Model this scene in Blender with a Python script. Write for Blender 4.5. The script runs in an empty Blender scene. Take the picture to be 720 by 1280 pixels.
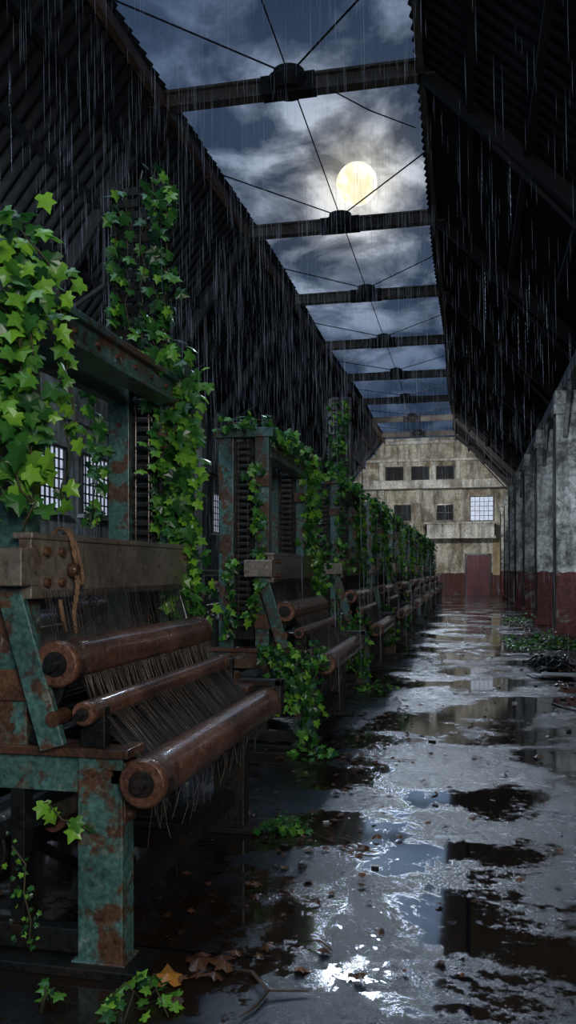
import bpy, math, random
from mathutils import Vector, Matrix
random.seed(7)
S=bpy.context.scene
COL=S.collection
H=1.5; YAW=math.radians(12.25); F=1037.0

# ------------------------------------------------------------------ materials
def newmat(name):
    m=bpy.data.materials.new(name); m.use_nodes=True
    nt=m.node_tree; nt.nodes.clear()
    out=nt.nodes.new('ShaderNodeOutputMaterial')
    p=nt.nodes.new('ShaderNodeBsdfPrincipled')
    nt.links.new(p.outputs[0],out.inputs[0])
    return m,nt,p
def ramp(nt,src,stops):
    r=nt.nodes.new('ShaderNodeValToRGB'); e=r.color_ramp.elements
    while len(e)<len(stops): e.new(0.5)
    for k,(pos,c) in enumerate(stops):
        e[k].position=pos
        e[k].color=(c,c,c,1) if isinstance(c,(int,float)) else (*c,1)
    nt.links.new(src,r.inputs[0]); return r.outputs[0]
def noise(nt,vec,scale,detail=6,rough=.6,dist=0,w=None):
    n=nt.nodes.new('ShaderNodeTexNoise')
    n.inputs['Scale'].default_value=scale; n.inputs['Detail'].default_value=detail
    n.inputs['Roughness'].default_value=rough; n.inputs['Distortion'].default_value=dist
    if w is not None:
        n.noise_dimensions='4D'; nt.links.new(w,n.inputs['W'])
    nt.links.new(vec,n.inputs['Vector']); return n.outputs[0]
def mixc(nt,fac,a,b,mode='MIX'):
    m=nt.nodes.new('ShaderNodeMix'); m.data_type='RGBA'; m.blend_type=mode
    if isinstance(fac,(int,float)): m.inputs[0].default_value=fac
    else: nt.links.new(fac,m.inputs[0])
    for v,i in ((a,6),(b,7)):
        if isinstance(v,tuple): m.inputs[i].default_value=(*v,1)
        else: nt.links.new(v,m.inputs[i])
    return m.outputs[2]
def coord(nt,scale=None,which='Object'):
    t=nt.nodes.new('ShaderNodeTexCoord'); o=t.outputs[which]
    if scale:
        mp=nt.nodes.new('ShaderNodeMapping'); mp.inputs['Scale'].default_value=scale
        nt.links.new(o,mp.inputs[0]); o=mp.outputs[0]
    return o
def bump(nt,p,h,strength,dist=.02):
    b=nt.nodes.new('ShaderNodeBump'); b.inputs['Strength'].default_value=strength
    b.inputs['Distance'].default_value=dist
    nt.links.new(h,b.inputs['Height']); nt.links.new(b.outputs[0],p.inputs['Normal'])
def worn(name,base,rust,lo=.48,hi=.6,scale=5,rough=(.3,.6),metal=0,dark=.5,bs=.3,coat=0.0,pale=None):
    m,nt,p=newmat(name); c=coord(nt)
    oi=nt.nodes.new('ShaderNodeObjectInfo'); mu=nt.nodes.new('ShaderNodeMath'); mu.operation='MULTIPLY'
    mu.inputs[1].default_value=13; nt.links.new(oi.outputs['Random'],mu.inputs[0]); w=mu.outputs[0]
    n1=noise(nt,c,scale,9,.65,.3,w); n2=noise(nt,c,scale*7,5,.6,0,w); n3=noise(nt,c,scale*.5,3,.5,0,w)
    col=mixc(nt,ramp(nt,n1,[(lo,0.),(hi,1.)]),base,rust)
    if pale:
        n4=noise(nt,c,scale*2.3,10,.72,.2,w)
        col=mixc(nt,ramp(nt,n4,[(.57,0.),(.64,.8)]),col,pale)
    dk=ramp(nt,n2,[(.3,1-dark),(.65,1.2)])
    col=mixc(nt,1.0,col,dk,'MULTIPLY')
    col=mixc(nt,.75,col,ramp(nt,n3,[(.36,.3),(.6,1.2)]),'MULTIPLY')
    nt.links.new(col,p.inputs['Base Color'])
    nt.links.new(ramp(nt,n2,[(.3,rough[0]),(.7,rough[1])]),p.inputs['Roughness'])
    p.inputs['Metallic'].default_value=metal
    p.inputs['Coat Weight'].default_value=coat; p.inputs['Coat Roughness'].default_value=.12
    bump(nt,p,n2,bs,.01)
    return m
M={}
M['green']=worn('green_painted_iron',(.072,.18,.165),(.095,.05,.028),.485,.55,6.5,(.28,.6),.05,.65,.5,.45,(.22,.27,.24))
M['rust']=worn('rusted_roller_steel',(.255,.118,.075),(.10,.043,.026),.42,.62,7,(.2,.5),.22,.6,.7,.55,(.36,.21,.14))
M['plate']=worn('worn_steel_plate',(.235,.205,.165),(.11,.07,.045),.54,.66,5,(.25,.5),.25,.5,.4,.5,(.33,.31,.28))
M['brownrust']=worn('orange_rust',(.15,.068,.033),(.055,.03,.02),.43,.60,8,(.4,.7),.2,.5,.5,.3)
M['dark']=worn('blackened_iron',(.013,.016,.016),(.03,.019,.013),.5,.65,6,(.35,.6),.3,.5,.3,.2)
M['truss']=worn('roof_beam_steel',(.15,.145,.135),(.10,.075,.055),.45,.6,3,(.5,.8),0,.5,.3)
M['rafter']=worn('near_black_roof_timber',(.014,.016,.020),(.014,.012,.012),.45,.6,3,(.6,.85),0,.5,.3)  # near-black base tone all over
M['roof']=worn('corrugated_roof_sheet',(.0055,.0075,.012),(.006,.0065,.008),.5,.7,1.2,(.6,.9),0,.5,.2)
M['gutter']=worn('rusty_edge_gutter',(.24,.155,.11),(.09,.055,.04),.45,.6,4,(.5,.8),0,.4,.3)
M['thread']=worn('warp_thread',(.15,.13,.115),(.06,.05,.04),.4,.6,20,(.5,.8),0,.3,.0)
M['threaddark']=worn('dark_cloth',(.028,.022,.02),(.012,.011,.011),.4,.6,10,(.6,.8),0,.4,.3)
M['rope']=worn('hemp_rope',(.26,.15,.085),(.13,.08,.045),.4,.6,20,(.7,.9),0,.4,.3)
M['wood']=worn('fallen_twig_bark',(.08,.05,.032),(.03,.02,.015),.4,.6,10,(.5,.8),0,.4,.4)
M['paper']=worn('soggy_board',(.36,.37,.38),(.16,.15,.14),.5,.65,3,(.3,.5),0,.3,.2)
def plaster(name,base,stain,redh=None,red=(.06,.012,.01),lowm=(.25,.5),sc=1.1):
    m,nt,p=newmat(name); c=coord(nt); cs=coord(nt,(1,1,.18))
    n1=noise(nt,c,sc,9,.7,.4); n2=noise(nt,cs,3.2,6,.65); n3=noise(nt,c,9,6,.7)
    col=mixc(nt,ramp(nt,n1,[(.46,0.),(.60,1.)]),base,stain)
    col=mixc(nt,.85,col,ramp(nt,n2,[(.38,lowm[0]),(.55,1.1)]),'MULTIPLY')
    col=mixc(nt,.7,col,ramp(nt,n3,[(.38,lowm[1]),(.6,1.1)]),'MULTIPLY')
    if redh:
        sp=nt.nodes.new('ShaderNodeSeparateXYZ'); nt.links.new(c,sp.inputs[0])
        a=nt.nodes.new('ShaderNodeMath'); a.operation='MULTIPLY_ADD'; a.inputs[1].default_value=.25; 
        nt.links.new(n3,a.inputs[0]); nt.links.new(sp.outputs[2],a.inputs[2])
        lt=nt.nodes.new('ShaderNodeMath'); lt.operation='LESS_THAN'; lt.inputs[1].default_value=redh+.12
        nt.links.new(a.outputs[0],lt.inputs[0])
        rc=mixc(nt,ramp(nt,n3,[(.4,0.),(.62,1.)]),red,tuple(v*.3 for v in red))
        rc=mixc(nt,ramp(nt,n1,[(.57,0.),(.60,1.)]),rc,(.15,.14,.125))
        col=mixc(nt,lt.outputs[0],col,rc)
    nt.links.new(col,p.inputs['Base Color']); p.inputs['Roughness'].default_value=.7
    bump(nt,p,n3,.4,.02); return m
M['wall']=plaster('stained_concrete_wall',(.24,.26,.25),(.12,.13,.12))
M['recess']=plaster('shade_darkened_recess_wall',(.075,.08,.08),(.03,.032,.032),1.35,(.05,.012,.011))  # wall colour darkened to paint recess shade between columns; low red band is paint
M['column']=plaster('peeling_column_paint',(.68,.72,.70),(.16,.17,.155),1.45,(.13,.026,.022),(.2,.3),2.2)
M['far']=plaster('far_wall_plaster',(.68,.66,.56),(.30,.25,.17),1.3,(.12,.03,.025),(.3,.45),.8)
M['pale']=plaster('pale_balcony_paint',(.85,.86,.82),(.50,.48,.42),None,(.1,.1,.1),(.45,.5),.8)
M['yellow']=plaster('yellowed_panel',(.6,.48,.25),(.35,.28,.16),1.2,(.12,.03,.022),(.5,.6))
M['doorred']=worn('door_maroon_paint',(.13,.018,.035),(.05,.014,.018),.5,.7,3,(.4,.6),0,.4,.2)
# floor
m,nt,p=newmat('wet_concrete_floor'); c=coord(nt)
n1=noise(nt,c,.85,8,.60,.3); n2=noise(nt,c,2.2,8,.7); n3=noise(nt,c,105,3,.75); n4=noise(nt,c,16,6,.78)
pud=ramp(nt,mixc(nt,.26,n1,n4),[(.485,0.),(.513,1.)])
col=mixc(nt,ramp(nt,n2,[(.38,0.),(.62,1.)]),(.006,.0075,.011),(.014,.018,.024))
col=mixc(nt,.7,col,ramp(nt,n4,[(.35,.4),(.6,1.2)]),'MULTIPLY')
col=mixc(nt,pud,col,(.017,.0115,.0075))
br=nt.nodes.new('ShaderNodeTexBrick'); nt.links.new(c,br.inputs['Vector']); br.offset=0
br.inputs['Scale'].default_value=1; br.inputs['Brick Width'].default_value=2.4; br.inputs['Row Height'].default_value=3.1; br.inputs['Mortar Size'].default_value=.01
col=mixc(nt,br.outputs['Fac'],col,(.004,.004,.005))
nt.links.new(col,p.inputs['Base Color'])
rr=mixc(nt,.5,ramp(nt,n4,[(.3,.08),(.7,.36)]),ramp(nt,n2,[(.35,.12),(.65,.42)]))
ro=mixc(nt,pud,rr,(.06,.06,.06)); nt.links.new(ro,p.inputs['Roughness'])
p.inputs['IOR'].default_value=1.85
h=mixc(nt,pud,mixc(nt,.5,n3,n4),(.42,.42,.42))
bump(nt,p,h,.9,.0075)
M['floor']=m
# leaf
def leafmat(name,c1,c2,c3,tr=.25):
    m,nt,p=newmat(name)
    a=nt.nodes.new('ShaderNodeAttribute'); a.attribute_name='var'
    col=ramp(nt,a.outputs['Fac'],[(0.,c1),(.55,c2),(1.,c3)])
    n=noise(nt,coord(nt),30,3)
    col=mixc(nt,.5,col,ramp(nt,n,[(.3,.6),(.7,1.2)]),'MULTIPLY')
    nt.links.new(col,p.inputs['Base Color']); p.inputs['Roughness'].default_value=.32
    t=nt.nodes.new('ShaderNodeBsdfTranslucent'); nt.links.new(col,t.inputs[0])
    mx=nt.nodes.new('ShaderNodeMixShader'); mx.inputs[0].default_value=tr
    nt.links.new(p.outputs[0],mx.inputs[1]); nt.links.new(t.outputs[0],mx.inputs[2])
    nt.links.new(mx.outputs[0],[x for x in nt.nodes if x.type=='OUTPUT_MATERIAL'][0].inputs[0])
    return m
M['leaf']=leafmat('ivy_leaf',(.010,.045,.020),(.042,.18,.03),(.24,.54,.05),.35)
M['deadleaf']=leafmat('dead_leaf',(.03,.015,.01),(.11,.05,.022),(.40,.17,.03),.1)
m,nt,p=newmat('ivy_stem'); p.inputs['Base Color'].default_value=(.05,.045,.02,1); p.inputs['Roughness'].default_value=.6; M['stem']=m
m,nt,p=newmat('window_glass_frosted'); n=noise(nt,coord(nt),6,4)
p.inputs['Base Color'].default_value=(.3,.33,.38,1)
nt.links.new(ramp(nt,n,[(.3,(.35,.42,.6)),(.7,(.75,.82,1.))]),p.inputs['Emission Color']); p.inputs['Emission Strength'].default_value=.75; M['glass']=m
m,nt,p=newmat('dark_window_void'); p.inputs['Base Color'].default_value=(.012,.014,.016,1); p.inputs['Roughness'].default_value=.8; M['void']=m
m,nt,p=newmat('rain_water'); p.inputs['Base Color'].default_value=(.09,.11,.15,1); p.inputs['Roughness'].default_value=.6
p.inputs['Specular IOR Level'].default_value=.15
p.inputs['Emission Color'].default_value=(.62,.76,1,1); p.inputs['Emission Strength'].default_value=.15; M['rain']=m  # streaks get a faint glow of their own in place of caught light
m,nt,p=newmat('moon_surface'); n=noise(nt,coord(nt),.16,5,.6)
nt.links.new(ramp(nt,n,[(.4,(.80,.70,.46)),(.6,(1.,.96,.82))]),p.inputs['Emission Color']); p.inputs['Emission Strength'].default_value=1.35; p.inputs['Base Color'].default_value=(0,0,0,1); M['moon']=m

# ------------------------------------------------------------------ mesh builder
class MB:
    def __init__(s): s.v=[];s.f=[];s.m=[];s.sm=[];s.mats=[];s.var=[]
    def mi(s,k):
        if k not in s.mats: s.mats.append(k)
        return s.mats.index(k)
    def add(s,vs,fs,k,smooth=False,var=.5):
        b=len(s.v); s.v+=[tuple(v) for v in vs]; i=s.mi(k)
        for f in fs: s.f.append([b+j for j in f]); s.m.append(i); s.sm.append(smooth); s.var.append(var)
    def box(s,x0,x1,y0,y1,z0,z1,k):
        vs=[(x,y,z) for x in(x0,x1) for y in(y0,y1) for z in(z0,z1)]
        s.add(vs,[(0,1,3,2),(4,6,7,5),(0,4,5,1),(2,3,7,6),(0,2,6,4),(1,5,7,3)],k)
    def frame(s,p0,p1,up=Vector((0,0,1))):
        d=(Vector(p1)-Vector(p0)).normalized()
        if abs(d.dot(up))>.98: up=Vector((1,0,0))
        a=d.cross(up).normalized(); b=a.cross(d).normalized(); return d,a,b
    def beam(s,p0,p1,w,h,k):
        p0=Vector(p0);p1=Vector(p1); d,a,b=s.frame(p0,p1)
        vs=[p+a*(w/2*i)+b*(h/2*j) for p in(p0,p1) for i,j in((-1,-1),(1,-1),(1,1),(-1,1))]
        s.add(vs,[(3,2,1,0),(4,5,6,7),(0,1,5,4),(1,2,6,5),(2,3,7,6),(3,0,4,7)],k)
    def lathe(s,p0,p1,prof,k,n=28,capk=None):
        p0=Vector(p0);p1=Vector(p1); d,a,b=s.frame(p0,p1); L=(p1-p0).length
        vs=[]
        for t,r in prof:
            for i in range(n):
                an=2*math.pi*i/n; vs.append(p0+d*(t*L)+a*(r*math.cos(an))+b*(r*math.sin(an)))
        fs=[]
        for q in range(len(prof)-1):
            for i in range(n):
                j=(i+1)%n; fs.append((q*n+i,q*n+j,(q+1)*n+j,(q+1)*n+i))
        s.add(vs,fs,k,True)
        s.add(vs[:n],[tuple(range(n))[::-1]],capk or k); s.add(vs[-n:],[tuple(range(n))],capk or k)
    def cyl(s,p0,p1,r,k,n=16): s.lathe(p0,p1,[(0,r),(1,r)],k,n)
    def strand(s,p0,p1,r,k):
        p0=Vector(p0);p1=Vector(p1); d,a,b=s.frame(p0,p1)
        vs=[p+a*(r*math.cos(t))+b*(r*math.sin(t)) for p in(p0,p1) for t in(0,2.094,4.189)]
        s.add(vs,[(0,1,4,3),(1,2,5,4),(2,0,3,5)],k)
    def tube(s,pts,r,k,n=6):
        pts=[Vector(q) for q in pts]; vs=[]
        for i,q in enumerate(pts):
            d,a,b=s.frame(pts[max(0,i-1)],pts[min(len(pts)-1,i+1)],Vector((.3,.2,.9)).normalized())
            rr=r[i] if isinstance(r,list) else r
            for t in range(n): vs.append(q+a*(rr*math.cos(2*math.pi*t/n))+b*(rr*math.sin(2*math.pi*t/n)))
        fs=[(i*n+t,i*n+(t+1)%n,(i+1)*n+(t+1)%n,(i+1)*n+t) for i in range(len(pts)-1) for t in range(n)]
        fs+= [tuple(range(n))[::-1], tuple((len(pts)-1)*n+t for t in range(n))]
        s.add(vs,fs,k,True)
    def mesh(s,name):
        me=bpy.data.meshes.new(name); me.from_pydata(s.v,[],s.f)
        for k in s.mats: me.materials.append(M[k])
        me.polygons.foreach_set('material_index',s.m); me.polygons.foreach_set('use_smooth',s.sm)
        at=me.attributes.new('var','FLOAT','FACE'); at.data.foreach_set('value',s.var)
        me.update(); return me
    def obj(s,name,bevel=0,parent=None,loc=(0,0,0)):
        o=bpy.data.objects.new(name,s.mesh(name)); COL.objects.link(o); o.location=loc
        if parent: o.parent=parent
        if bevel: addbev(o,bevel)
        return o
def addbev(o,w):
    b=o.modifiers.new('bevel','BEVEL'); b.width=w; b.segments=2; b.limit_method='ANGLE'; b.angle_limit=math.radians(50)

# ------------------------------------------------------------------ leaves
LEAF=[(0,0),(.22,-.13),(.50,.02),(.34,.24),(.55,.50),(.24,.56),(0,1.0),(-.24,.56),(-.55,.50),(-.34,.24),(-.50,.02),(-.22,-.13)]
def leaf(mb,pos,n,tip,size,k='leaf',var=.5,curl=.12):
    n=n.normalized(); tip=(tip-n*tip.dot(n))
    if tip.length<1e-3: tip=n.orthogonal()
    tip.normalize(); sd=tip.cross(n)
    vs=[pos+tip*(.32*size)+n*(curl*.5*size)]
    for x,y in LEAF:
        vs.append(pos+sd*(x*size)+tip*(y*size)-n*(size*curl*(abs(x)*1.2+ (y-.3)**2)))
    mb.add(vs,[(0,i+1,(i+1)%12+1) for i in range(12)],k,False,var)
OUT=Vector((.55,-.75,.35))
def ivy_path(mb,pts,dens,spread,s0,s1,stem=.004,out=OUT,bright=.0):
    pts=[Vector(p) for p in pts]
    fine=[]
    for a,b in zip(pts[:-1],pts[1:]):
        L=(b-a).length; k=max(2,int(L/.07))
        for i in range(k):
            q=a.lerp(b,i/k); fine.append(q+Vector([random.uniform(-1,1)*spread*.35 for _ in range(3)]))
    fine.append(pts[-1])
    if stem: mb.tube(fine,stem,'stem',4)
    L=sum((b-a).length for a,b in zip(pts[:-1],pts[1:]))
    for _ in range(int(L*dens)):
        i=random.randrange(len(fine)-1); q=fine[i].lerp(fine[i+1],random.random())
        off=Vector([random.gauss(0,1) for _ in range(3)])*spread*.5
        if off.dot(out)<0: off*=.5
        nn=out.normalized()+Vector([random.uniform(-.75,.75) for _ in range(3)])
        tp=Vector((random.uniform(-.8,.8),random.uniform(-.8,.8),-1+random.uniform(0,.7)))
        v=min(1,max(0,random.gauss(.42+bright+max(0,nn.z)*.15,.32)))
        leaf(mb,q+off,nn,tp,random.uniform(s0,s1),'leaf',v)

# ------------------------------------------------------------------ LOOM meshes (local y from 0)
def loom_frame():
    b=MB()
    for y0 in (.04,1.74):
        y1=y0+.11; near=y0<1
        b.box(-1.43,-1.25,y0,y1,0,.80,'green' if near else 'dark')  # far leg takes the dark material to paint in its shade
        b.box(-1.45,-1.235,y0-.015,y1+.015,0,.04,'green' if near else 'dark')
        b.box(-2.72,-2.56,y0,y1,0,.80,'green')
        b.box(-2.72,-1.25,y0+.015,y1-.015,.66,.80,'green')
        b.box(-2.74,-1.22,y0-.02,y1+.03,.80,.835,'brownrust')
        b.box(-2.56,-1.43,y0+.02,y1-.02,.05,.14,'dark')
        b.beam((-2.55,y0+.05,.18),(-1.43,y0+.05,.62),.04,.06,'dark')
        b.box(-1.76,-1.64,y0,y1,.80,2.62,'green'); b.box(-2.08,-1.95,y0,y1,.80,2.62,'green')
        b.box(-1.72,-1.66,y0+.02,y1-.02,.14,.8,'dark'); b.box(-2.04,-1.98,y0+.02,y1-.02,.14,.8,'dark')
        b.box(-2.12,-1.6,y0-.02,y1+.02,2.62,2.70,'green')
        for z in (1.0,1.55,2.1,2.45): b.box(-1.96,-1.74,y0+.03,y1-.03,z,z+.07,'dark')
        b.box(-1.96,-1.75,y0+.06,y1-.02,.9,2.6,'dark')  # dark sheet standing in for the shade between the posts
        b.box(-1.765,-1.62,y0-.015,y0+.0,1.0,1.12,'brownrust'); b.box(-1.78,-1.635,y0-.015,y0,2.2,2.3,'brownrust')
        for i in range(26):
            z=1.15+i*.055; b.box(-1.92,-1.80,y0-.012,y0+.02,z,z+.03,'dark')
        for x in (-1.90,-1.82): b.strand((x,y0-.016,1.1),(x,y0-.016,2.6),.006,'brownrust')
        b.beam((-1.69,y0-.05,1.46),(-1.50,y0-.05,.84),.035,.10,'green')
        b.cyl((-1.49,y0-.08,.95),(-1.49,y0+.02,.95),.03,'brownrust',10)
        b.beam((-1.60,y0+.0,.84),(-1.47,y0,1.14),.03,.06,'dark')
        b.box(-1.42,-1.32,y0,y0+.05,.835,.99,'dark')
        b.box(-1.30,-1.12,y0+.0,y0+.05,.70,.76,'brownrust')
        b.box(-1.27,-1.245,y0+.015,y0+.095,.55,.78,'brownrust')
        for z in (.58,.75): b.cyl((-1.25,y0+.055,z),(-1.225,y0+.055,z),.018,'brownrust',6)
        for x,z in ((-1.3,.74),(-1.38,.74),(-1.7,.9),(-1.7,2.35),(-2.01,2.35),(-2.01,.9),(-2.3,.73),(-2.2,.73)):
            b.cyl((x,y0-.018,z),(x,y0+.02,z),.017,'brownrust',6)
    # end bracket over the front roller
    b.box(-1.38,-1.06,1.86,1.92,.82,.86,'dark'); b.box(-1.38,-1.32,1.80,1.92,.80,.90,'brownrust'); b.box(-1.10,-1.06,1.86,1.95,.66,.86,'dark')
    b.box(-1.74,-1.66,.1,1.8,2.47,2.60,'green'); b.box(-1.77,-1.63,.1,1.8,2.58,2.615,'green'); b.box(-1.77,-1.63,.1,1.8,2.455,2.48,'green')
    b.box(-2.05,-1.98,.1,1.8,2.47,2.60,'green')
    for k in range(7): b.cyl((-1.66,.25+.22*k,2.53),(-1.645,.25+.22*k,2.53),.014,'brownrust',6)
    b.box(-1.40,-1.30,.1,1.8,.16,.24,'dark'); b.box(-2.68,-2.6,.1,1.8,.2,.3,'dark')
    b.box(-2.70,-2.62,.1,1.8,.60,.74,'green'); b.box(-2.05,-1.98,.1,1.8,.58,.70,'dark')
    b.box(-1.42,-1.36,.1,1.8,.62,.70,'dark')
    b.box(-2.9,-1.16,-.02,.2,-.0,.035,'dark'); b.box(-2.9,-1.16,1.70,1.9,0,.035,'dark')
    b.box(-1.64,-1.585,-.02,1.86,1.39,1.63,'plate'); b.box(-1.66,-1.575,-.03,1.87,1.615,1.64,'plate')
    for y in (.08,.20,1.68,1.79):
        for z in (1.45,1.57):
            b.cyl((-1.59,y,z),(-1.565,y,z),.018,'brownrust',8)
    b.box(-1.82,-1.58,-.10,.03,1.44,1.58,'plate')
    for x in (-1.80,-1.87,-1.93):
        b.box(x-.012,x+.012,.2,1.7,1.52,1.56,'dark'); b.box(x-.012,x+.012,.2,1.7,.88,.92,'dark')
    for x,z in ((-2.35,1.15),(-2.62,1.02)): b.box(x-.03,x+.03,.1,1.8,z-.03,z+.03,'plate')
    for y in (.1,1.77):
        b.beam((-2.66,y,.83),(-2.60,y,1.1),.05,.05,'dark'); b.beam((-2.06,y,1.3),(-2.62,y,1.02),.04,.05,'dark')
    b.box(-1.36,-1.30,.12,1.74,.80,.835,'plate')
    return b.mesh('loom_frame_mesh')
def loom_rollers():
    b=MB(); R=random.Random(5)
    def roll(x,z,y0,y1,r,k='rust',collar=True):
        L=y1-y0; e=.02/L
        prof=[(0,r*.9),(e*.3,r),(e*2.4,r),(e*2.5,r*.975)]+[(t/14,r*(.975+R.uniform(-.008,.008))) for t in range(1,14)]+[(1-e*2.5,r*.975),(1-e*2.4,r),(1-e*.3,r),(1,r*.9)]
        b.lathe((x,y0,z),(x,y1,z),prof,k,36,k)
        b.cyl((x,y0-.05,z),(x,y1+.05,z),r*.28,'dark',12)
        b.lathe((x,y0-.012,z),(x,y0+.001,z),[(0,r*.5),(1,r*.55)],'dark',20)
    roll(-1.49,1.15,-.02,1.64,.088); roll(-1.365,.975,-.05,1.70,.045)
    roll(-1.15,.725,-.02,1.93,.09)
    roll(-2.3,.95,.2,1.7,.15,'dark'); roll(-1.95,.36,.2,1.7,.13,'dark'); roll(-1.62,.5,.2,1.7,.05,'rust')
    for (x,z,R_,y) in ((-1.95,.36,.2,1.68),(-2.3,.95,.22,.16)):
        b.lathe((x,y,z),(x,y+.025,z),[(0,R_*.9),(1,R_*.9)],'dark',30)
        for i in range(24):
            a=i*math.tau/24; c=Vector((x+math.cos(a)*R_*.88,y+.0125,z+math.sin(a)*R_*.88)); d=Vector((math.cos(a),0,math.sin(a)))
            b.beam(c,c+d*R_*.14,.02,.02,'dark')
    return b.mesh('loom_rollers_mesh')
def loom_threads():
    b=MB(); R=random.Random(3)
    n=100
    for i in range(n):
        y=.06+1.56*i/n; j=lambda a:R.uniform(-a,a)
        b.strand((-1.41,y,1.10),(-1.375+j(.01),y+j(.012),1.0),.0016,'thread')
        b.strand((-1.58,y,1.42),(-1.53,y+j(.02),1.22),.0015,'threaddark')
        if R.random()<.8: b.strand((-1.33,y,.965),(-1.20+j(.01),y+j(.04)+.06,.79),.0015,'thread')
        for x in (-1.80,-1.93): b.strand((x,y+.05,.9),(x,y+.05,1.54),.0015,'thread')
        b.strand((-1.93,y+.04,1.2),(-2.3,y+.04,1.08),.0015,'thread')
        b.strand((-1.8,y+.04,1.2),(-1.55,y,1.12),.0015,'thread')
        if R.random()<.6:
            q=Vector((-1.17+j(.03),y+.1+j(.02),.66)); ln=R.uniform(.05,.26)
            for _ in range(3):
                q2=q+Vector((j(.02)-.005,j(.02),-ln/3)); b.strand(q,q2,.0014,'thread'); q=q2
    b.add([(-1.40,.1,.94),(-1.40,1.66,.94),(-1.19,1.8,.765),(-1.19,.1,.765)],[(0,1,2,3)],'threaddark')
    b.add([(-1.45,.1,1.09),(-1.45,1.6,1.09),(-1.39,1.62,.96),(-1.39,.1,.96)],[(0,1,2,3)],'threaddark')
    return b.mesh('loom_threads_mesh')
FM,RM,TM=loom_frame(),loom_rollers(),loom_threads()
def loom(i,x=0):
    e=bpy.data.objects.new('power_loom',None); COL.objects.link(e); e.location=(x,2.83+3.92*i,0)
    for nm,me in (('iron_frame',FM),('rollers',RM),('warp_threads',TM)):
        o=bpy.data.objects.new(nm,me); COL.objects.link(o); o.parent=e
        if me is FM and i<4: addbev(o,.006)
    return e
NL=10
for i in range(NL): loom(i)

def warper():
    b=MB()
    for y0 in (.0,1.8):
        b.box(-.05,.05,y0,y0+.1,0,1.5,'dark'); b.box(-1.25,-1.15,y0,y0+.1,0,1.5,'dark')
        b.box(-1.25,.05,y0+.01,y0+.09,1.4,1.5,'dark'); b.box(-1.25,.05,y0+.01,y0+.09,.6,.7,'green')
        b.beam((-1.2,y0+.05,.7),(0,y0+.05,1.4),.04,.05,'dark')
    for x,z,r in ((0.0,1.12,.09),(-.4,.95,.16),(-.95,1.2,.09),(0,.85,.05)):
        b.cyl((x,.05,z),(x,1.85,z),r,'rust' if r<.1 else 'plate',20)
    for x,z in ((-.02,1.45),(-1.2,1.45),(-.6,1.45),(0,.4)): b.box(x-.03,x+.03,.1,1.8,z-.03,z+.03,'plate')
    return b.mesh('warping_frame')
WM=warper()
for i in range(9):
    o=bpy.data.objects.new('warping_frame',WM); COL.objects.link(o); o.location=(-3.7,3.2+3.92*i,0)

def tower(i,top):
    b=MB(); Y=2.83+3.92*i+1.83
    for x in (-2.05,-1.74): b.box(x-.02,x+.02,Y-.06,Y-.02,2.70,top,'dark')
    for q in range(2):
        z=2.74
        while z<top-.03:
            b.box(-2.03+q*.145,-1.91+q*.145,Y-.05,Y-.03,z,z+.045,'dark'); z+=.07
    for k in range(7): b.strand((-2.02+k*.042,Y-.065,2.7),(-2.02+k*.042,Y-.065,top),.004,'dark')
    b.obj('jacquard_card_tower')
tower(0,3.80); tower(2,4.1)

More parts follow.
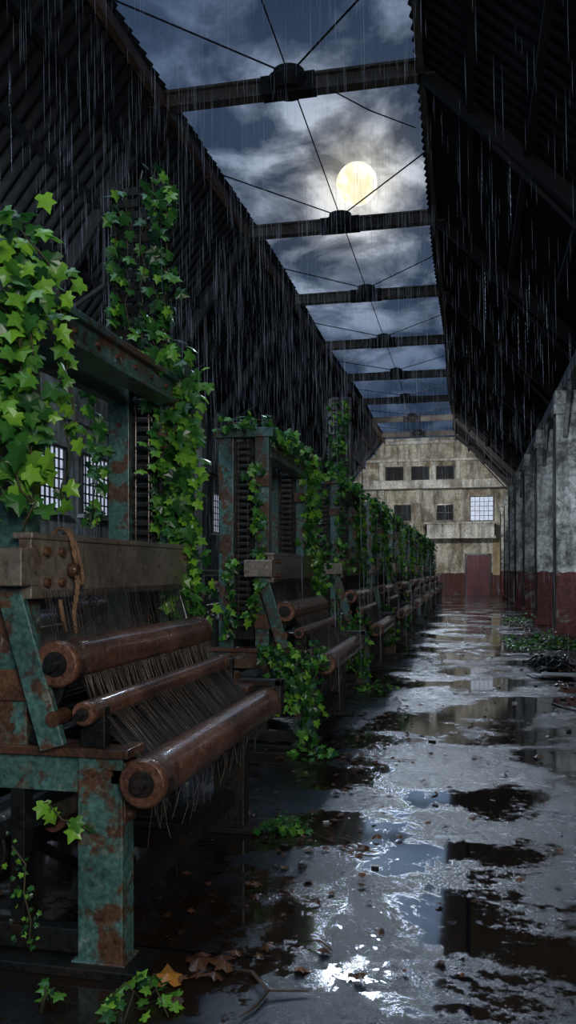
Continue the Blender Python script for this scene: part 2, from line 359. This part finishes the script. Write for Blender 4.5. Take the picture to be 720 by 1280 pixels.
# ------------------------------------------------------------------ IVY
def loomivy(i):
    b=MB(); Y=2.83+3.92*i; R=random
    if i==0:
        for k in range(8):
            x=R.uniform(-2.02,-1.56)
            ivy_path(b,[(x-.1,Y-.02,2.72),(x,Y-.08,2.45),(x+R.uniform(-.05,.1),Y-.1,R.uniform(1.65,2.05))],36,.13,.055,.10,bright=.2)
        ivy_path(b,[(-2.0,Y,2.74),(-1.6,Y-.03,2.74),(-1.5,Y-.02,2.6)],70,.12,.06,.10,bright=.15)
        ivy_path(b,[(-1.62,Y-.02,2.74),(-1.64,Y+.28,2.68),(-1.6,Y+.3,2.3),(-1.58,Y+.28,2.05),(-1.6,Y+.26,1.75)],30,.08,.045,.075,bright=.35)
        ivy_path(b,[(-1.56,Y,2.6),(-1.52,Y+.15,2.3),(-1.6,Y+.05,2.0),(-1.62,Y-.02,1.64)],14,.07,.05,.08,bright=.3)
        ivy_path(b,[(-1.65,Y+1.3,2.66),(-1.65,Y+1.9,2.72)],60,.1,.06,.10,bright=.1)
        for k in range(9):
            x=R.uniform(-1.82,-1.58)
            ivy_path(b,[(x,Y+1.80,2.72),(x+.02,Y+1.72,2.3),(x+R.uniform(-.03,.06),Y+1.74,R.uniform(1.25,1.6))],42,.10,.05,.095,bright=.12)
        ivy_path(b,[(-1.62,Y+1.75,1.7),(-1.56,Y+1.8,1.15)],95,.12,.05,.09,bright=.15)
        ivy_path(b,[(-2.15,Y+1.65,2.68),(-2.12,Y+1.68,2.2),(-2.14,Y+1.7,1.75)],60,.08,.05,.09)
        for x,dn in ((-2.06,60),(-1.97,16),(-1.88,14),(-1.80,45),(-1.73,75)):
            ivy_path(b,[(x,Y+1.75,2.7),(x+.02,Y+1.73,3.3),(x+.01,Y+1.75,3.86-.12*R.random())],dn,.06,.05,.085,bright=-.06)
        ivy_path(b,[(-1.6,Y+.02,.62),(-1.45,Y-.03,.6),(-1.35,Y-.03,.55)],26,.06,.05,.07,bright=.3)
        ivy_path(b,[(-1.62,Y-.08,.50),(-1.58,Y-.1,.32),(-1.55,Y-.1,.15)],110,.07,.015,.025)
        b.obj('ivy_vine'); return
    far=i>=4; df=.6 if far else 1
    if i==1:
        ivy_path(b,[(-2.12,Y,2.72),(-1.6,Y-.02,2.74)],60,.08,.05,.09,bright=.1)
        ivy_path(b,[(-1.76,Y-.03,2.4),(-1.72,Y-.04,1.9),(-1.68,Y-.05,1.5),(-1.78,Y-.03,1.05)],60,.08,.05,.09,bright=.12)
        ivy_path(b,[(-1.95,Y-.03,1.6),(-1.98,Y-.04,.9)],55,.08,.05,.08)
        ivy_path(b,[(-1.6,Y+1.75,1.7),(-1.58,Y+1.76,1.1)],60,.1,.06,.09)
    else:
        ivy_path(b,[(-2.1,Y,2.72),(-1.6,Y-.02,2.74)],70*df,.09,.06,.10)
        ivy_path(b,[(-1.63,Y,2.72),(-1.60,Y-.04,2.2),(-1.62,Y-.03,1.75),(-1.70,Y-.03,1.0)],50*df,.09,.055,.095)
        ivy_path(b,[(-1.8,Y-.03,1.9),(-1.85,Y-.04,1.0)],50*df,.08,.05,.09)
        ivy_path(b,[(-2.05,Y-.02,2.7),(-2.02,Y-.03,1.6)],50*df,.10,.06,.10)
    ivy_path(b,[(-1.64,Y,2.66),(-1.64,Y+1.85,2.68)],60*df,.10,.06,.10)
    for k in range(3):
        ivy_path(b,[(-1.66+k*.05,Y+1.8,2.7),(-1.6,Y+1.75,2.2),(-1.6+k*.03,Y+1.76,1.65-.15*k)],65*df,.10,.06,.10,bright=.1)
    if i>1: ivy_path(b,[(-1.55,Y+.2,1.5),(-1.5,Y+.3,1.64),(-1.54,Y+.5,1.66)],30*df,.06,.05,.08)
    if i==1:
        for k in range(7):
            x=-1.60+k*.07
            ivy_path(b,[(x-.1,Y+.02,.87),(x,Y-.06,.80),(x+.01,Y-.08,R.uniform(.2,.42))],60,.08,.045,.08,bright=.02)
        ivy_path(b,[(-1.3,Y-.08,.35),(-1.28,Y-.1,.1),(-1.15,Y-.2,.03)],60,.10,.05,.08)
    elif i in (2,3,4):
        for x in (-1.55,-1.42,-1.3):
            ivy_path(b,[(x-.1,Y+.02,.87),(x,Y-.06,.80),(x,Y-.08,R.uniform(.1,.3))],60,.10,.05,.09)
    if i==2:
        for k in range(3): ivy_path(b,[(-2.06+k*.12,Y+1.75,2.7),(-2.0+k*.1,Y+1.75,4.05)],42,.08,.06,.1)
    b.obj('ivy_vine')
for i in range(NL): loomivy(i)

def floor_patch(name,cx,cy,r,n,s0,s1,hh=.12):
    b=MB()
    for _ in range(n):
        a=random.random()*math.tau; d=r*math.sqrt(random.random())
        z=.02+hh*random.random()*(1-d/r)
        leaf(b,Vector((cx+d*math.cos(a),cy+d*math.sin(a)*1.0,z)),Vector((random.uniform(-.5,.5),random.uniform(-.8,.2),1)),Vector((random.uniform(-1,1),random.uniform(-1,1),0)),random.uniform(s0,s1),'leaf',min(1,max(0,random.gauss(.6,.25))),.1)
    for _ in range(max(4,n//8)):
        a=random.random()*math.tau
        b.tube([(cx,cy,.01),(cx+r*.5*math.cos(a),cy+r*.5*math.sin(a),hh*.7),(cx+r*math.cos(a),cy+r*math.sin(a),.01)],.003,'stem',4)
    b.obj(name)
def wp(px,py,z=0):
    d=F*(H-z)/(py-712.0); u=(px-360)/F
    return Vector((d*(u*math.cos(YAW)-math.sin(YAW)),d*(u*math.sin(YAW)+math.cos(YAW)),z))
for px,py,r,n,s in ((350,1040,.17,55,.05),(180,1258,.13,26,.055),(388,945,.2,40,.07),(690,808,.8,420,.10),(470,862,.3,50,.07),(65,1262,.05,6,.05),(450,835,.25,30,.07),(645,800,.4,60,.08),(670,778,.6,120,.1)):
    q=wp(px,py); q.x=min(q.x,1.68-r*.2); floor_patch('ground_ivy',q.x,q.y,r,n,s*.7,s,.12 if r<.5 else .34)

b=MB()
def dead(x,y,s,var): leaf(b,Vector((x,y,.015+random.random()*.01)),Vector((random.uniform(-.35,.35),random.uniform(-.35,.35),1)),Vector((random.uniform(-1,1),random.uniform(-1,1),0)),s,'deadleaf',var,.22)
for px,py,s in ((238,1210,.10),(268,1203,.085),(290,1215,.10),(255,1222,.07),(210,1236,.10),(370,1215,.06),(400,1192,.05),(228,1256,.07),(455,1060,.08),(470,1052,.06),(380,1080,.06),(300,1196,.06),(385,1105,.05),(440,1068,.04),(245,1200,.08),(275,1225,.07),(225,1225,.06)):
    q=wp(px,py); dead(q.x,q.y,s,1. if px==210 else random.uniform(.25,.6))
for _ in range(750):
    x=random.gauss(-.95,.35) if random.random()<.7 else random.uniform(-1,1.65)
    dead(x,random.uniform(2.9,16),random.uniform(.02,.055),random.random()*.6)
for _ in range(220): dead(random.uniform(1.0,1.68),random.uniform(9,28),random.uniform(.04,.09),random.random()*.8)
b.obj('fallen_leaves')
b=MB()
def P(px,py,z=.012): q=wp(px,py); q.z=z; return q
b.tube([P(280,1215),P(315,1222,.02),P(335,1245,.02),P(385,1243)],[.007,.008,.006,.003],'wood')
b.tube([P(335,1245,.02),P(320,1262),P(300,1275)],[.007,.006,.003],'wood')
b.tube([P(380,1180),P(400,1185,.03),P(415,1192)],.004,'wood'); b.tube([P(455,1062),P(430,1052,.02),P(410,1050)],.004,'wood')
b.tube([P(385,940),P(450,950),P(520,952)],.003,'wood'); b.tube([P(380,1040),P(440,1065),P(470,1068)],.004,'wood')
b.tube([P(690,880),P(705,886),P(720,890)],.01,'wood')
b.obj('fallen_twig')
b=MB(); q=wp(687,846)
for k,(a,w,d) in enumerate(((.2,.55,.35),(.5,.5,.3),(-.1,.45,.32))):
    cc=Vector((q.x+.05*k,q.y-.1*k,.015+.022*k)); e1=Vector((math.cos(a),math.sin(a),0)); b.beam(cc-e1*w/2,cc+e1*w/2,d,.018,'paper')
b.obj('soggy_board_stack',.004)
b=MB(); q=wp(706,836)
for k in range(60):
    a=random.random()*math.tau; c=Vector((q.x-.2+random.gauss(0,.12),q.y+random.gauss(0,.2),.03+random.random()*.16)); d=Vector((math.cos(a),math.sin(a),random.uniform(-.2,.2)))
    b.tube([c-d*.2+Vector((0,0,-c.z*.7)),c,c+d*.2+Vector((0,0,-c.z*.7))],[.01,.02,.01],'dark',5)
b.obj('scrap_cable_heap')
b=MB()
for _ in range(170):
    x=random.uniform(1.0,1.65) if random.random()<.6 else random.uniform(-1.1,1.5); y=random.uniform(4,30); s=random.uniform(.008,.03)
    a=random.random()*math.tau; d=Vector((math.cos(a),math.sin(a),0)); c=Vector((x,y,s*.4)); b.beam(c-d*s,c+d*s,s*1.3,s*.8,'paper' if random.random()<.3 else 'dark')
b.obj('plaster_rubble')

b=MB()
def rope(path,r=.009):
    fine=[]
    path=[Vector(p) for p in path]
    for i in range(len(path)-1):
        p0=path[max(0,i-1)];p1=path[i];p2=path[i+1];p3=path[min(len(path)-1,i+2)]
        for k in range(14):
            t=k/14; fine.append(.5*((2*p1)+(p2-p0)*t+(2*p0-5*p1+4*p2-p3)*t*t+(3*p1-p0-3*p2+p3)*t**3))
    for ph in (0,2.094,4.189):
        pts=[q+Vector((math.cos(ph+i*.7),math.sin(ph+i*.7),0))*r*.6 for i,q in enumerate(fine)]
        b.tube(pts,r*.65,'rope',6)
rope([(-1.66,3.10,1.45),(-1.66,3.1,1.62),(-1.615,3.09,1.665),(-1.56,3.08,1.62),(-1.55,3.11,1.45),(-1.55,3.08,1.32),(-1.56,3.12,1.24)])
rope([(-1.56,3.08,1.50),(-1.54,3.13,1.44),(-1.56,3.16,1.52),(-1.60,3.14,1.665),(-1.66,3.16,1.6)],.007)
rope([(-1.57,3.0,1.38),(-1.55,2.98,1.33),(-1.56,3.03,1.25)],.008)
b.lathe((-1.575,3.1,1.50),(-1.54,3.1,1.50),[(0,.028),(.5,.034),(1,.02)],'brownrust',14)
b.obj('hemp_rope')

# ------------------------------------------------------------------ BUILDING
YN,YF=-3.0,51.0; XL,XR=-7.5,2.6; EL,ER=6.2,6.5; SL,SR,ZT=-4.93,-.82,9.6
b=MB(); b.box(XL,XR,YN,YF,-.2,0,'floor'); b.obj('floor')
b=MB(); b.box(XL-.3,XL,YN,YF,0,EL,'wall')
for y in (5,9.6,12.3,17.6,22.2,26.4,30.2,33.2,37,42,47): b.box(XL,XL+.22,y,y+.45,0,EL,'wall')
b.box(XL,XL+.12,YN,YF,4.35,4.6,'wall'); b.obj('wall_left')
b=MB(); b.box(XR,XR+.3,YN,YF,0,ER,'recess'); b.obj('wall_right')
b=MB(); pr=[(XL,0),(XR,0),(XR,ER),(SR,ZT-.1),(SL,ZT-.1),(XL,EL)]
vs=[(x,YF,z) for x,z in pr]+[(x,YF+.3,z) for x,z in pr]
b.add(vs,[(0,1,2,3,4,5),(11,10,9,8,7,6)]+[(i,i+6,(i+1)%6+6,(i+1)%6) for i in range(6)],'far')
b.obj('wall_far')
b=MB()
b.box(XL,XR,YF-.9,YF,6.35,6.5,'pale'); b.box(XL,XR,YF-.9,YF-.8,6.5,6.85,'pale')
b.box(SL-1.2,SR+1.4,YF-.25,YF,8.05,8.2,'pale'); b.box(SL,SR,YF-.3,YF,9.1,9.3,'pale')
for x in (-5.2,-3.6,-2.05,-.6): b.box(x-.12,x+.12,YF-.15,YF,6.85,8.05,'pale')
b.obj('trim_1',.02)
E=YF-.021
b=MB(); b.box(-2.5,1.6,YF-.9,E,3.35,3.5,'pale'); b.box(-2.5,1.6,YF-.9,YF-.8,3.5,4.2,'pale'); b.box(-2.6,1.7,YF-.98,YF-.75,4.2,4.32,'pale')
for x in (-2.5,1.5): b.box(x,x+.1,YF-.9,E,3.5,4.25,'pale')
for x in (-1.5,-.45,.6): b.box(x-.06,x+.06,YF-.94,YF-.9,3.35,4.2,'far')
b.obj('balcony',.01)
b=MB(); b.box(XL,-2.9,YF-.3,YF,3.3,3.5,'pale')
for x in (-5.2,-2.95): b.box(x-.2,x+.2,YF-.3,YF,0,6.35,'far')
b.obj('trim_2',.01)
b=MB(); b.box(1.45,2.55,YF-.06,YF,0,3.3,'yellow'); b.obj('trim_6')
wn=[0]
def window(cx,cz,w,h,lit,nx=4,nz=4,side='far',cy=0):
    wn[0]+=1; b=MB(); g='glass' if lit else 'void'; t=.05
    def bx(a0,a1,d0,d1,z0,z1,k):
        if side=='far': b.box(a0,a1,YF-d1,YF-d0,z0,z1,k)
        else: b.box(XL+d0,XL+d1,a0,a1,z0,z1,k)
    bx(cx-w/2,cx+w/2,.0,.02,cz-h/2,cz+h/2,g)
    for a in (cx-w/2-t,cx+w/2): bx(a,a+t,0,.09,cz-h/2-t,cz+h/2+t,'dark')
    for a in (cz-h/2-t,cz+h/2): bx(cx-w/2,cx+w/2,0,.09,a,a+t,'dark')
    bx(cx-w/2-.12,cx+w/2+.12,0,.16,cz-h/2-t-.07,cz-h/2-t,'wall' if side!='far' else 'far')
    for i in range(1,nx): a=cx-w/2+w*i/nx; bx(a-.014,a+.014,0,.05,cz-h/2,cz+h/2,'dark')
    for i in range(1,nz): a=cz-h/2+h*i/nz; bx(cx-w/2,cx+w/2,0,.05,a-.014,a+.014,'dark')
    b.obj('window_%d'%wn[0])
window(.8,5.15,1.3,1.4,True,5,5)
for x in (-1.37,-3.9,-5.9): window(x,4.95,.95,.9,False,2,2)
for x in (-4.4,-2.85,-1.35): window(x,7.35,1.0,.75,False,2,1)
window(-4.3,1.9,1.2,1.1,False,3,3)
for y in (8.3,11.1,13.7,15.85,20.2,24.4,28.6,31.8,35.2,39.5,44.5): window(y,3.2,1.4,1.12,True,8,6,'left')
b=MB(); b.box(-.1,1.25,YF-.05,E,0,2.35,'doorred')
for x in (-.2,1.25): b.box(x,x+.1,YF-.1,E,0,2.45,'dark')
b.box(-.2,1.35,YF-.1,E,2.35,2.45,'dark'); b.box(.56,.59,YF-.07,E,0,2.35,'dark')
for x in (.0,.68):
    for z in (.2,1.3): b.box(x,x+.47,YF-.065,YF-.05,z,z+.85,'doorred')
b.obj('door_1')
for k in range(8):
    y=13.6+5*k; b=MB()
    b.box(1.82,2.34,y-.26,y+.26,0,5.0,'column'); b.box(1.75,2.41,y-.33,y+.33,0,.22,'column')
    b.box(1.77,2.39,y-.31,y+.31,4.78,5.0,'column'); b.box(1.80,2.6,y-.22,y+.22,5.0,5.3,'column')
    b.box(2.34,2.6,y-.12,y+.12,0,5.0,'recess')
    b.beam((1.9,y,5.25),(2.5,y,6.1),.3,.22,'wall')
    b.beam((2.0,y-.26,4.3),(2.0,y-1.1,5.3),.09,.10,'wall'); b.beam((2.0,y+.26,4.3),(2.0,y+1.1,5.3),.09,.10,'wall')
    b.cyl((1.79,y-.1,.3),(1.79,y-.1,4.7),.025,'dark',8)
    b.obj('column',.02)
b=MB(); b.box(1.95,2.2,YN,YF,5.3,5.58,'wall'); b.obj('trim_3',.01)
def corr(name,x0,z0,x1,z1):
    b=MB(); st=.035; n=int((YF-YN)/st); vs=[];fs=[]
    rows=[0,.33,.66,1.0]; sl=Vector((x1-x0,0,z1-z0)).normalized(); nn=Vector((-sl.z,0,sl.x)); 
    if nn.z<0: nn=-nn
    for i in range(n+1):
        y=YN+i*st; off=.055*math.cos(math.tau*y/.28)
        jag=.10*math.sin(math.floor(y/1.12)*12.9898)
        for r in rows:
            q=Vector((x0,0,z0)).lerp(Vector((x1,0,z1)),r)
            if r==0: q-=sl*(.03+jag*.5)
            vs.append((q.x+nn.x*off,y,q.z+nn.z*off))
    w=len(rows)
    for i in range(n):
        for r in range(w-1): fs.append((i*w+r,(i+1)*w+r,(i+1)*w+r+1,i*w+r+1))
    b.add(vs,fs,'roof',True)
    o=b.obj(name); return o
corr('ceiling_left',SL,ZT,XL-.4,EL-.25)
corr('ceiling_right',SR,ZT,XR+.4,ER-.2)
BY=[3.3,8.3,13.3,18.9,23.9,29,34,39,44,49]
b=MB(); b.box(SL-.16,SL-.04,YN,YF,ZT-.32,ZT-.12,'gutter'); b.obj('trim_4')
b=MB(); b.box(SR+.05,SR+.15,YN,YF,ZT-.32,ZT-.14,'truss'); b.obj('trim_5')
b=MB()
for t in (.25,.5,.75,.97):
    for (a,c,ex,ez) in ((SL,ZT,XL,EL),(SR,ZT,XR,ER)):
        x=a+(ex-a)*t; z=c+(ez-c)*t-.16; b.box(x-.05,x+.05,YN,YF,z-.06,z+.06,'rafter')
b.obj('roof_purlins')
hubs=[]
for k,y in enumerate(BY):
    b=MB()
    z=9.42
    b.box(SL-.32,SR+.32,y-.11,y+.11,z+.10,z+.14,'truss'); b.box(SL-.32,SR+.32,y-.11,y+.11,z-.14,z-.10,'truss'); b.box(SL-.32,SR+.32,y-.03,y+.03,z-.12,z+.12,'truss')
    cx=(SL+SR)/2
    b.lathe((cx,y,z-.10),(cx,y,z+.30),[(0,.26),(.3,.36),(.5,.36),(.7,.24),(.85,.26),(1,.12)],'rafter',18)
    b.box(cx-.45,cx+.45,y-.13,y+.13,z-.15,z+.15,'rafter')
    hubs.append(Vector((cx,y,z+.2)))
    b.beam((SL-.1,y,z),(XL+.1,y,EL-.35),.16,.24,'rafter'); b.beam((SR+.1,y,z),(XR-.1,y,ER-.3),.16,.24,'rafter')
    b.beam((SL-.1,y,z-.1),(XL+.1,y,z-3.6),.05,.05,'rafter')
    b.beam((SL-1.2,y,8.0),(SL-1.2,y,6.4),.05,.05,'rafter'); b.beam((SL-1.2,y,6.4),(XL,y,5.6),.06,.06,'rafter'); 
    b.beam((SR+1.2,y,8.1),(XR,y,5.6),.06,.06,'rafter')
    b.obj('roof_truss')
b=MB()
for k,hb in enumerate(hubs):
    if k>0:
        pm=(BY[k]+BY[k-1])/2
        b.strand(hb,(SL,pm,ZT-.1),.018,'rafter'); b.strand(hb,(SR,pm,ZT-.1),.018,'rafter')
        b.strand(hb,hubs[k-1],.014,'rafter')
b.tube([(-2.2,13.3,9.3),(-1.6,13.8,9.15),(-.9,14.6,9.2)],.012,'dark',5)
b.obj('tie_rods')

# ------------------------------------------------------------------ RAIN
b=MB(); R=random.Random(11)
for _ in range(8000):
    y=R.uniform(3.4,24); x=R.uniform(-6.5,1.6)
    zmax=9.2 if SL<x<SR else (9.2-(SL-x)*1.15 if x<SL else 9.2-(x-SR)*.8)
    z=R.uniform(1.0,zmax); ln=R.uniform(.2,.75)
    if x<SL-.5 and R.random()<.6: continue
    if x>SR+.3 and R.random()<.68: continue
    if -2.9<x<-1.0 and z<2.9: continue
    if x<-3.5 and z<2.2: continue
    if z-ln<.02: ln=z-.02
    r=R.uniform(.0005,.0009)*(.6+y*.05); lean=.02
    b.add([(x,y,z),(x-r+lean*ln*.5,y,z-ln*.6),(x+lean*ln*.5,y-r,z-ln*.6),(x+r+lean*ln*.5,y+r*.3,z-ln*.6),(x+lean*ln,y,z-ln)],
          [(0,1,2),(0,2,3),(0,3,1),(4,2,1),(4,3,2),(4,1,3)],'rain')
b.obj('rain')

# ------------------------------------------------------------------ MOON
md=Vector((-.1312,.9948,.4648))
bpy.ops.mesh.primitive_uv_sphere_add(segments=48,ring_count=24,radius=7.4,location=md*300+Vector((0,0,H)))
mo=bpy.context.object; mo.name='moon'; mo.data.materials.append(M['moon'])
for f in mo.data.polygons: f.use_smooth=True

# ------------------------------------------------------------------ WORLD
w=bpy.data.worlds.new('night_sky'); S.world=w; w.use_nodes=True; nt=w.node_tree; nt.nodes.clear()
out=nt.nodes.new('ShaderNodeOutputWorld'); bg=nt.nodes.new('ShaderNodeBackground'); nt.links.new(bg.outputs[0],out.inputs[0])
tc=nt.nodes.new('ShaderNodeTexCoord'); dirv=tc.outputs['Generated']
sp=nt.nodes.new('ShaderNodeSeparateXYZ'); nt.links.new(dirv,sp.inputs[0])
def math_(op,a,bb=None,c=None):
    n=nt.nodes.new('ShaderNodeMath'); n.operation=op
    for i,v in enumerate((a,bb,c)):
        if v is None: continue
        if isinstance(v,(int,float)): n.inputs[i].default_value=v
        else: nt.links.new(v,n.inputs[i])
    return n.outputs[0]
zz=math_('ADD',math_('MAXIMUM',sp.outputs[2],0.0),.30)
cb=nt.nodes.new('ShaderNodeCombineXYZ'); nt.links.new(math_('DIVIDE',sp.outputs[0],zz),cb.inputs[0]); nt.links.new(math_('DIVIDE',sp.outputs[1],zz),cb.inputs[1])
cn=noise(nt,cb.outputs[0],7.5,9,.58,.35); cn2=noise(nt,cb.outputs[0],2.6,5,.5,.2)
dt=nt.nodes.new('ShaderNodeVectorMath'); dt.operation='DOT_PRODUCT'; nt.links.new(dirv,dt.inputs[0]); dt.inputs[1].default_value=md.normalized()
d=math_('MAXIMUM',dt.outputs['Value'],0.0)
halo=math_('POWER',d,1000.); halo2=math_('POWER',d,80.); halo3=math_('POWER',d,14.)
base=ramp(nt,cn2,[(.35,(.011,.022,.048)),(.65,(.028,.050,.095))])
cl=ramp(nt,cn,[(.43,0.),(.52,.32),(.62,1.)])
lit=math_('ADD',math_('MULTIPLY',halo2,.52),math_('MULTIPLY',halo3,.10))
lc=mixc(nt,halo2,(.46,.65,1.),(.88,.93,1.)); 
def vscale(col,f):
    n=nt.nodes.new('ShaderNodeVectorMath'); n.operation='SCALE'; nt.links.new(col,n.inputs[0])
    if isinstance(f,(int,float)): n.inputs[3].default_value=f
    else: nt.links.new(f,n.inputs[3])
    return n.outputs[0]
def vadd(a,c):
    n=nt.nodes.new('ShaderNodeVectorMath'); n.operation='ADD'; nt.links.new(a,n.inputs[0]); nt.links.new(c,n.inputs[1]); return n.outputs[0]
clit=vscale(vscale(lc,lit),math_('ADD',cl,.05))
gl=nt.nodes.new('ShaderNodeRGB'); gl.outputs[0].default_value=(1,.86,.56,1)
glow=vscale(gl.outputs[0],math_('MULTIPLY',halo,math_('ADD',cl,.6)))
tot=vadd(vadd(base,clit),vscale(glow,.38))
nt.links.new(tot,bg.inputs[0]); bg.inputs[1].default_value=1.0

# ------------------------------------------------------------------ LIGHTS
def light(name,t,loc,rot_to,energy,col,**kw):
    l=bpy.data.lights.new(name,t); l.energy=energy; l.color=col
    for k,v in kw.items(): setattr(l,k,v)
    o=bpy.data.objects.new(name,l); COL.objects.link(o); o.location=loc
    o.rotation_euler=(Vector(rot_to)-Vector(loc)).to_track_quat('-Z','Y').to_euler(); return o
light('moonlight','SUN',md*50,(0,0,0),.9,(.72,.84,1.),angle=math.radians(4))
light('cloud_glow','SUN',(-12,40,26),(0,0,0),.42,(.42,.64,1.),angle=math.radians(50))
light('sky_soft_light','SUN',(-3,2,20),(0,0,0),.35,(.52,.72,1.),angle=math.radians(50))
light('skylight_fill','AREA',(-2.8,3.0,9.3),(-2.2,4.5,0),340,(.58,.76,1.),shape='RECTANGLE',size=4,size_y=9)
light('rear_fill','AREA',(2.0,-2.4,3.2),(-1.7,5.0,1.2),240,(1.,.96,.90),size=1.8)  # added fill light behind the camera, no doorway there
light('far_wall_fill','SPOT',(-2,38,7.0),(-1.8,51,5.0),2500,(1.,.97,.92),spot_size=math.radians(85),spot_blend=.8,shadow_soft_size=.5)  # added spot to brighten the far wall, not a fixture
light('column_fill','SPOT',(-.2,6,4.5),(2.3,26,1.6),2600,(.86,.93,1.),spot_size=math.radians(32),spot_blend=.8,shadow_soft_size=.5)  # added spot to lift the right-hand columns, no fixture there
light('side_wall_fill','SPOT',(-4.0,5,5.2),(-7.5,17,3.4),2000,(.75,.88,1.),spot_size=math.radians(70),spot_blend=.9,shadow_soft_size=.5)  # extra unseen spot added to brighten the left wall

# ------------------------------------------------------------------ CAMERA
cam=bpy.data.cameras.new('camera'); co=bpy.data.objects.new('camera',cam); COL.objects.link(co)
co.location=(0,0,H); co.rotation_euler=(math.radians(90),0,YAW)
cam.sensor_fit='VERTICAL'; cam.sensor_height=24; cam.lens=24*F/1280; cam.shift_y=72/1280; cam.clip_end=2000
S.camera=co
S.view_settings.view_transform='Standard'
